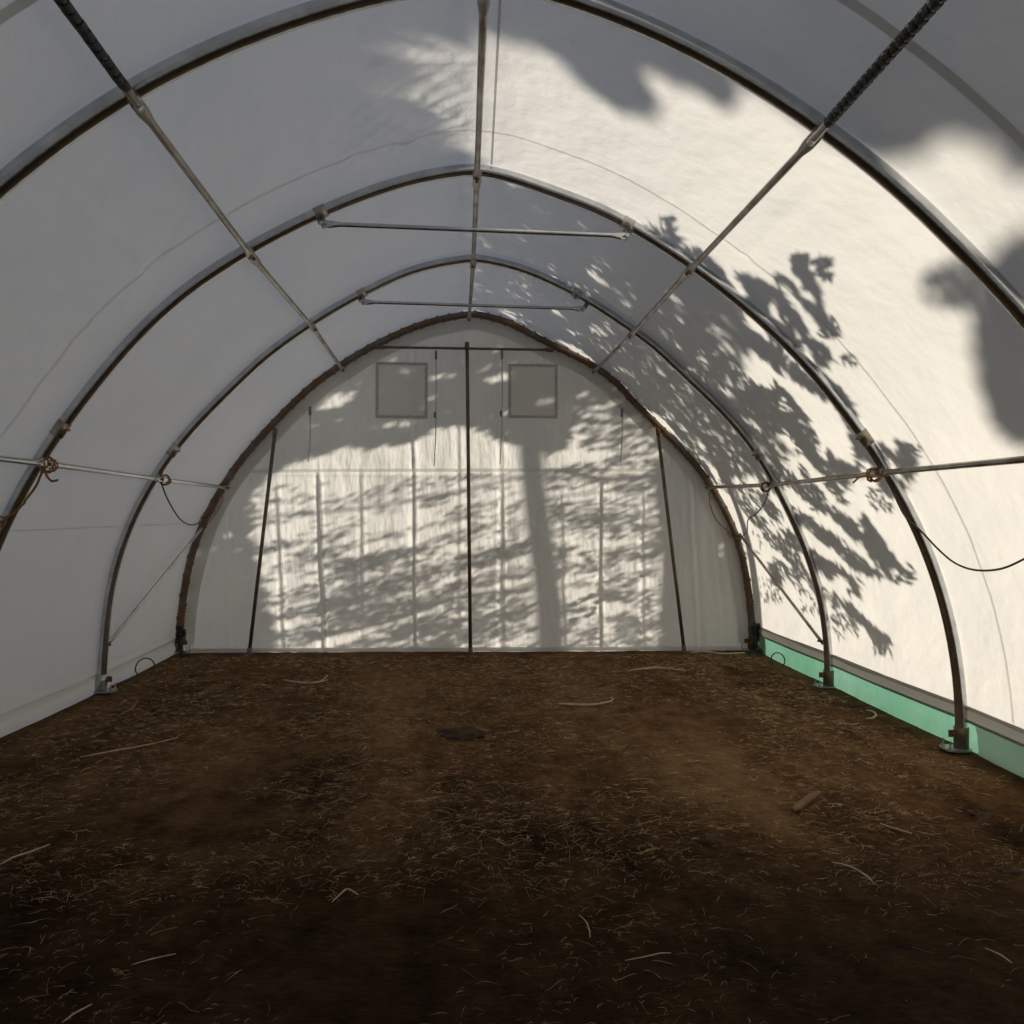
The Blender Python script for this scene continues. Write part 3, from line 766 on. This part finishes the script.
def lump(px, py, rx, ry, rz, name, lab, cat, mat='clod'):
    g = G(px, py); g.z = gz(g.x, g.y); vs = []; fs = []; n, m = 18, 9
    for j in range(m + 1):
        f_ = PI / 2 * j / m
        for k in range(n):
            a = 2 * PI * k / n; u = Vector((math.cos(a) * math.cos(f_), math.sin(a) * math.cos(f_), math.sin(f_)))
            s = 1 + .35 * nz(u.x * 2 + px, u.y * 2, u.z * 2) + .18 * nz(u.x * 6, u.y * 6 + py, u.z * 6)
            vs.append(g + Vector((u.x * rx * s, u.y * ry * s, u.z * rz * s - .01)))
    for j in range(m):
        for k in range(n): fs.append((j * n + k, j * n + (k + 1) % n, (j + 1) * n + (k + 1) % n, (j + 1) * n + k))
    tag(link(name, vs, fs, mat), lab, cat)
lump(460, 733, .17, .12, .045, 'soil_clod', 'dark clod of soil in the middle of the floor', 'clod')
lump(333, 777, .035, .03, .028, 'stone', 'small dark stone left of the centre track', 'stone')
lump(708, 838, .09, .05, .035, 'soil_clod', 'dark crumbly clod on the right of the floor', 'clod')
lump(1010, 868, .05, .04, .03, 'soil_clod', 'small clod by the right edge of the floor', 'clod')
lump(978, 812, .06, .045, .03, 'soil_clod', 'flat clod near the right wall', 'clod')

# ------------------------------------------------------------------ trees outside: their shade falls on the tunnel
S = Vector((.80, .57, .43)).normalized()
class Tree:
    def __init__(s, name, lab): s.name = name; s.lab = lab; s.l = MB(); s.tr = MB(); s.n = 0
    def leaf(s, p, d, L, W, t):
        c = p + S * t
        u = (d - S * d.dot(S)); u = u.normalized() if u.length > 1e-6 else S.orthogonal()
        w = S.cross(u)
        ax = Matrix.Rotation(random.uniform(-.6, .6), 3, u) @ w
        l_ = L * random.uniform(.6, 1.3) * .5; w_ = W * random.uniform(.7, 1.2) * .5
        tz = S * random.uniform(-.2, .2) * l_
        s.l.add([c - u * l_ - tz, c - u * l_ * .3 + ax * w_, c + u * l_ + tz, c - u * l_ * .3 - ax * w_], [(0, 1, 2, 3)]); s.n += 1
    def build(s, foot):
        root = empty(s.name, foot, s.lab, 'tree')
        if s.l.v: s.l.build('foliage', 'leafm', root, False)
        if s.tr.v: s.tr.build('trunk', 'bark', root)
def inpoly(x, y, poly):
    c = False; j = len(poly) - 1
    for i in range(len(poly)):
        xi, yi = poly[i]; xj, yj = poly[j]
        if (yi > y) != (yj > y) and x < (xj - xi) * (y - yi) / (yj - yi) + xi: c = not c
        j = i
    return c
def hole(x, y, hs):
    for cx, cy, rx, ry, a in hs:
        a = math.radians(a); dx, dy = x - cx, y - cy
        u = dx * math.cos(a) + dy * math.sin(a); v = -dx * math.sin(a) + dy * math.cos(a)
        if (u / rx) ** 2 + (v / ry) ** 2 < 1: return True
    return False
def dirat(px, py, ang_deg):
    a = math.radians(ang_deg); A = hit(px, py)[1]; B = hit(px + 6 * math.cos(a), py + 6 * math.sin(a))[1]
    return B - A
def fill(tree, poly, n, ang_deg, L, W, t, holes=(), spread=25, tj=.3, fn=None):
    xs = [p[0] for p in poly]; ys2 = [p[1] for p in poly]; k = 0; tries = 0
    while k < n and tries < n * 20:
        tries += 1
        x = random.uniform(min(xs), max(xs)); y = random.uniform(min(ys2), max(ys2))
        if not inpoly(x, y, poly) or hole(x, y, holes): continue
        if fn and random.random() > fn(x, y): continue
        A = hit(x, y)[1]; d = dirat(x, y, ang_deg + random.gauss(0, spread))
        tree.leaf(A, d, L, W, t + random.uniform(-tj, tj)); k += 1
# 1 boughs close to the right wall
t1 = Tree('leafy_tree', 'leafy tree outside the right wall, seen only by its feathery shade on the cover')
polyR = [(480,172),(530,186),(585,206),(640,233),(668,226),(690,250),(715,256),(745,275),(775,290),(785,262),(812,268),(820,300),(832,328),(812,330),(800,335),(822,345),(835,362),
         (815,366),(842,390),(862,420),(880,440),(908,446),(916,470),(900,492),(885,490),(868,478),(850,472),(848,492),(868,520),(885,545),(905,572),(892,582),(870,575),(860,600),(886,640),(878,652),
         (855,625),(838,600),(830,628),(808,594),(800,600),(786,575),(775,600),(768,560),(755,530),(738,505),(712,482),(660,415),(595,362),(540,324),(480,312)]
holesR = [(734,345,48,14,50),(762,372,20,12,45),(805,400,36,9,45),(679,305,20,5,55),(741,288,14,4,50),(657,328,17,4,50),(693,398,18,6,55),(655,367,16,4,50),(712,465,15,4,72),
          (763,449,20,5,60),(790,452,22,6,62),(835,440,34,13,50),(733,511,22,5,65),(762,545,22,6,62),(842,583,12,7,40),(815,540,8,3,50),(775,500,10,3,60),
          (540,212,26,5,22),(575,226,20,6,30),(605,283,20,4,38),(560,244,14,4,30),(625,300,14,4,45),(597,330,12,4,40),(560,318,10,3,30),(520,285,16,3,20),(700,355,10,3,50),
          (735,430,12,4,60),(720,400,10,3,55),(800,500,9,3,60),(798,335,9,4,45),(777,330,10,3,45),(850,330,6,3,45),(700,440,14,4,62),(680,420,12,3,58),(745,470,12,3,65),(640,345,12,3,45)]
fill(t1, polyR, 7600, 52, .12, .04, 2.1, holesR, 16, .3, lambda x, y: .35 + 2.0 * nz((x * .62 + y * .79) * .022, (y * .62 - x * .79) * .085, 3) + .6 * nz(x * .05, y * .05, 1))
fill(t1, [(480,180),(600,212),(690,262),(770,360),(830,440),(770,470),(712,478),(660,412),(595,362),(540,324),(480,312)], 2600, 48, .13, .05, 1.9, holesR, 16, .3)
fill(t1, [(490,180),(600,212),(690,262),(760,340),(730,380),(790,450),(770,470),(735,478),(705,462),(660,405),(600,355),(545,322),(480,300)], 1500, 48, .20, .06, 4.2, (), 16, .5)
fill(t1, [(600,345),(660,395),(712,470),(770,478),(745,420),(680,345),(620,310)], 500, 55, .16, .05, 3.4, (), 16, .5)
for k in range(2300):
    y = random.uniform(6.75, 7.5); dg = random.uniform(7, 86); th = math.radians(dg)
    if nz(dg * .09 + y * .6, y * 3.2 - dg * .05, 5) > .22 - .10 * (dg < 35): continue
    t1.leaf(cov(y, th), cov(y + .05, th - .05) - cov(y, th), .15, .05, 2.2 + random.uniform(-.3, .3))
# ragged sprigs round the outline
for (x, y, r, a, n) in [(905,575,9,20,40),(882,645,9,60,40),(822,268,10,-30,40),(830,330,9,40,40),(912,455,9,30,40),(668,225,8,-60,25),(800,262,8,-60,30),(770,590,12,75,50),(812,600,14,65,60),(845,625,14,55,60),(880,500,12,50,40),(752,545,12,60,30),(850,360,6,30,12)]:
    fill(t1, [(x-r,y-r),(x+r,y-r),(x+r,y+r),(x-r,y+r)], n, a, .08, .025, 1.6, (), 25, .2)
b1 = hit(757, 600)[1] + S * 2.4
foot = Vector((b1.x, b1.y, -.05))
t1.tr.tube(smooth_line([foot, foot + Vector((0, 0, 1.2)), foot + Vector((-.02, .0, 2.4)), foot + Vector((-.1, -.1, 4.2))], 5), [.14, .13, .12, .11, .10, .10, .09, .09, .08, .08, .07, .06, .05, .04, .03, .02], 10)
t1.build(foot)
# 2 tree whose trunk shades the end wall
t2 = Tree('tall_tree', 'tall tree beyond the end wall, seen only by the shadow of its trunk')
TT = 4.2
tp = []; rr = []
for x, y, wpx in [(516, 318, 19), (519, 345, 21), (523, 385, 22), (527, 430, 23), (532, 480, 23), (537, 530, 24), (543, 575, 25), (547, 620, 27), (549, 650, 29)]:
    q = P(x, y, YE) + S * TT; tp.append(q); rr.append(wpx * YE / F / 2 * .60)
q = tp[-1].copy(); q.z = -.05; q.x += .03; tp.append(q); rr.append(rr[-1] * 1.25)
up_ = tp[0] + (tp[0] - tp[1]).normalized() * 2.0; tp = [up_] + tp; rr = [rr[0] * .7] + rr
t2.tr.tube(tp, rr, 12)
topS = [(190,560),(222,488),(270,428),(339,367),(377,346),(420,330),(469,318),(510,322),(551,346),(597,368),(657,428),(690,462),(665,470),(660,430),(620,400),(590,395),(575,420),(560,455),(500,440),(465,425),(430,430),(400,445),(340,450),(290,462),(262,478),(240,500)]
holesT = [(333,402,24,8,-20),(405,372,14,3,-15),(440,378,12,4,-10),(400,425,16,4,-8),(495,380,18,5,-15),(528,352,14,3,10),(545,402,12,5,-10),(480,372,10,3,-15),(430,400,10,3,-10),(600,440,20,8,-10),(375,428,10,3,-10),(650,445,10,5,-20),(585,395,12,4,-20)]
fill(t2, topS, 3200, -12, .16, .05, 2.8, holesT, 14, .4)
fill(t2, [(575,420),(590,393),(622,398),(662,432),(664,470),(640,462),(610,452),(580,450)], 130, -12, .13, .04, 2.6, (), 14, .4)
fill(t2, [(185,655),(188,590),(205,520),(235,480),(246,500),(246,560),(258,600),(266,655)], 900, -12, .16, .06, 2.8, [(188,600,5,4,0)], 30, .4)
fill(t2, [(664,440),(656,470),(657,520),(663,560),(660,655),(752,655),(748,600),(738,540),(700,470)], 1700, 60, .16, .07, 2.8, [(717,552,4,13,5),(720,578,4,7,5)], 30, .4)
def vol(x, y):     # denser low down, leafy streaks
    a = .25 + .75 * max(0, min(1, (y - 500) / 110.)) 
    k = nz(x * .018 + y * .035, y * .075 + x * .012, 4)
    return max(0, a * (.55 + 1.7 * k))
fill(t2, [(240,490),(520,470),(532,655),(262,655),(250,560)], 2300, -14, .09, .022, 2.5, (), 9, .4, vol)
fill(t2, [(330,560),(530,530),(534,650),(300,655)], 1300, -20, .065, .022, 2.3, (), 14, .4, vol)
fill(t2, [(545,470),(655,450),(662,650),(560,650)], 1200, -10, .09, .022, 2.3, (), 10, .4, lambda x, y: max(0, .5 + 1.4 * nz(x * .02 + y * .03, y * .08, 8)))
for x, y in [(571,606),(580,602),(590,598),(578,612),(597,603),(585,618),(562,553),(605,598),(570,622),(592,611)]:
    fill(t2, [(x-3,y-2),(x+3,y-2),(x+3,y+2),(x-3,y+2)], 5, -15, .07, .03, 1.6, (), 15, .05)
# slanting branches
for L_, w in [([(245,520),(330,512),(420,500),(520,478)], .016), ([(545,533),(600,525),(655,510)], .018), ([(545,500),(600,492),(655,487)], .012),
              ([(300,600),(360,590),(440,566),(520,548)], .012), ([(560,470),(600,480),(650,478)], .03), ([(300,640),(380,625),(450,600),(525,590)], .03)]:
    t2.tr.tube(smooth_line([P(x, y, YE) + S * 3.5 for x, y in L_], 5), w, 6)
t2.build(tp[-1])
# 3 high boughs over the right slope
t3 = Tree('broad_tree', 'broad tree outside on the right, shading the roof, with unseen leaves added to block sun')
fill(t3, [(484,28),(520,33),(560,50),(590,85),(622,106),(652,112),(652,96),(632,76),(640,60),(680,75),(722,100),(735,92),(700,62),(640,28),(600,8),(560,-12),(484,-12)], 1600, 40, .14, .07, 6, (), 30, .6)
fill(t3, [(560,-14),(640,22),(760,82),(826,124),(868,148),(905,150),(940,118),(985,130),(1024,165),(1034,160),(1034,-14)], 3800, 40, .15, .09, 8, (), 40, .6)
fill(t3, [(1032,240),(1000,262),(985,290),(978,340),(988,400),(1004,440),(1032,450)], 700, 60, .14, .06, 7, (), 40, .8)
fill(t3, [(905,270),(960,258),(1000,275),(985,320),(930,305)], 34, 60, .16, .05, 5.5, (), 40, .8)
# bay overhead and behind: unseen leaves added to block sun, following the cover
for k in range(5200):
    y = random.uniform(-.6, 1.75); th = math.radians(random.uniform(-20, 118))
    t3.leaf(cov(y, th), Vector((random.uniform(-1, 1), random.uniform(-1, 1), random.uniform(-1, 1))), .3, .13, 4.5 + random.uniform(-.8, .8))
gaps = [(hit(345, 25)[1], .34), (hit(250, 70)[1], .36), (hit(200, 4)[1], .26)]
# left slope: leaves added to keep grazing sun off, gaps leave lit patches
for k in range(3600):
    y = random.uniform(1.7, 7.3); th = math.radians(random.uniform(93.5, 132))
    if 3.05 < y < 4.2 and math.degrees(th) < 113: continue
    if any((cov(y, th) - c_).length < r_ for c_, r_ in gaps): continue
    t3.leaf(cov(y, th), Vector((random.uniform(-1, 1), random.uniform(-1, 1), random.uniform(-.2, .2))), .28, .12, 5 + random.uniform(-.8, .8))
f3 = cov(1.0, 0) + S * 5; f3.z = -.05
t3.tr.tube(smooth_line([f3, f3 + Vector((.1, 0, 1.5)), f3 + Vector((0, .1, 3.5)), f3 + Vector((.1, 0, 6))], 4), [.25] * 5 + [.2] * 4 + [.14] * 4, 12)
t3.build(f3)
print('leaves', t1.n, t2.n, t3.n)


# ------------------------------------------------------------------ light
sun_d = bpy.data.lights.new('sun', 'SUN'); sun_d.energy = 7.7; sun_d.angle = math.radians(1.0); sun_d.color = (1, .91, .77)
sun = bpy.data.objects.new('sun', sun_d); col.objects.link(sun)
sun.rotation_euler = S.to_track_quat('Z', 'Y').to_euler(); sun.location = S * 20
w = bpy.data.worlds.new('world'); sc.world = w; w.use_nodes = True
nt = w.node_tree; nt.nodes.clear()
ow = nt.nodes.new('ShaderNodeOutputWorld'); bg = nt.nodes.new('ShaderNodeBackground'); 
tc = nt.nodes.new('ShaderNodeTexCoord'); sp = nt.nodes.new('ShaderNodeSeparateXYZ'); rp = nt.nodes.new('ShaderNodeValToRGB')
nt.links.new(tc.outputs['Generated'], sp.inputs[0]); nt.links.new(sp.outputs[2], rp.inputs[0])
e = rp.color_ramp.elements; e[0].position = 0; e[0].color = (.66, .585, .47, 1); e[1].position = .6; e[1].color = (.43, .49, .63, 1)
nt.links.new(rp.outputs[0], bg.inputs[0]); bg.inputs[1].default_value = .67; nt.links.new(bg.outputs[0], ow.inputs[0])
sc.view_settings.view_transform = 'Standard'; sc.view_settings.look = 'None'; sc.view_settings.exposure = 0.0
try:
    sc.cycles.use_denoising = True; sc.cycles.max_bounces = 8; sc.cycles.diffuse_bounces = 5
except Exception: pass
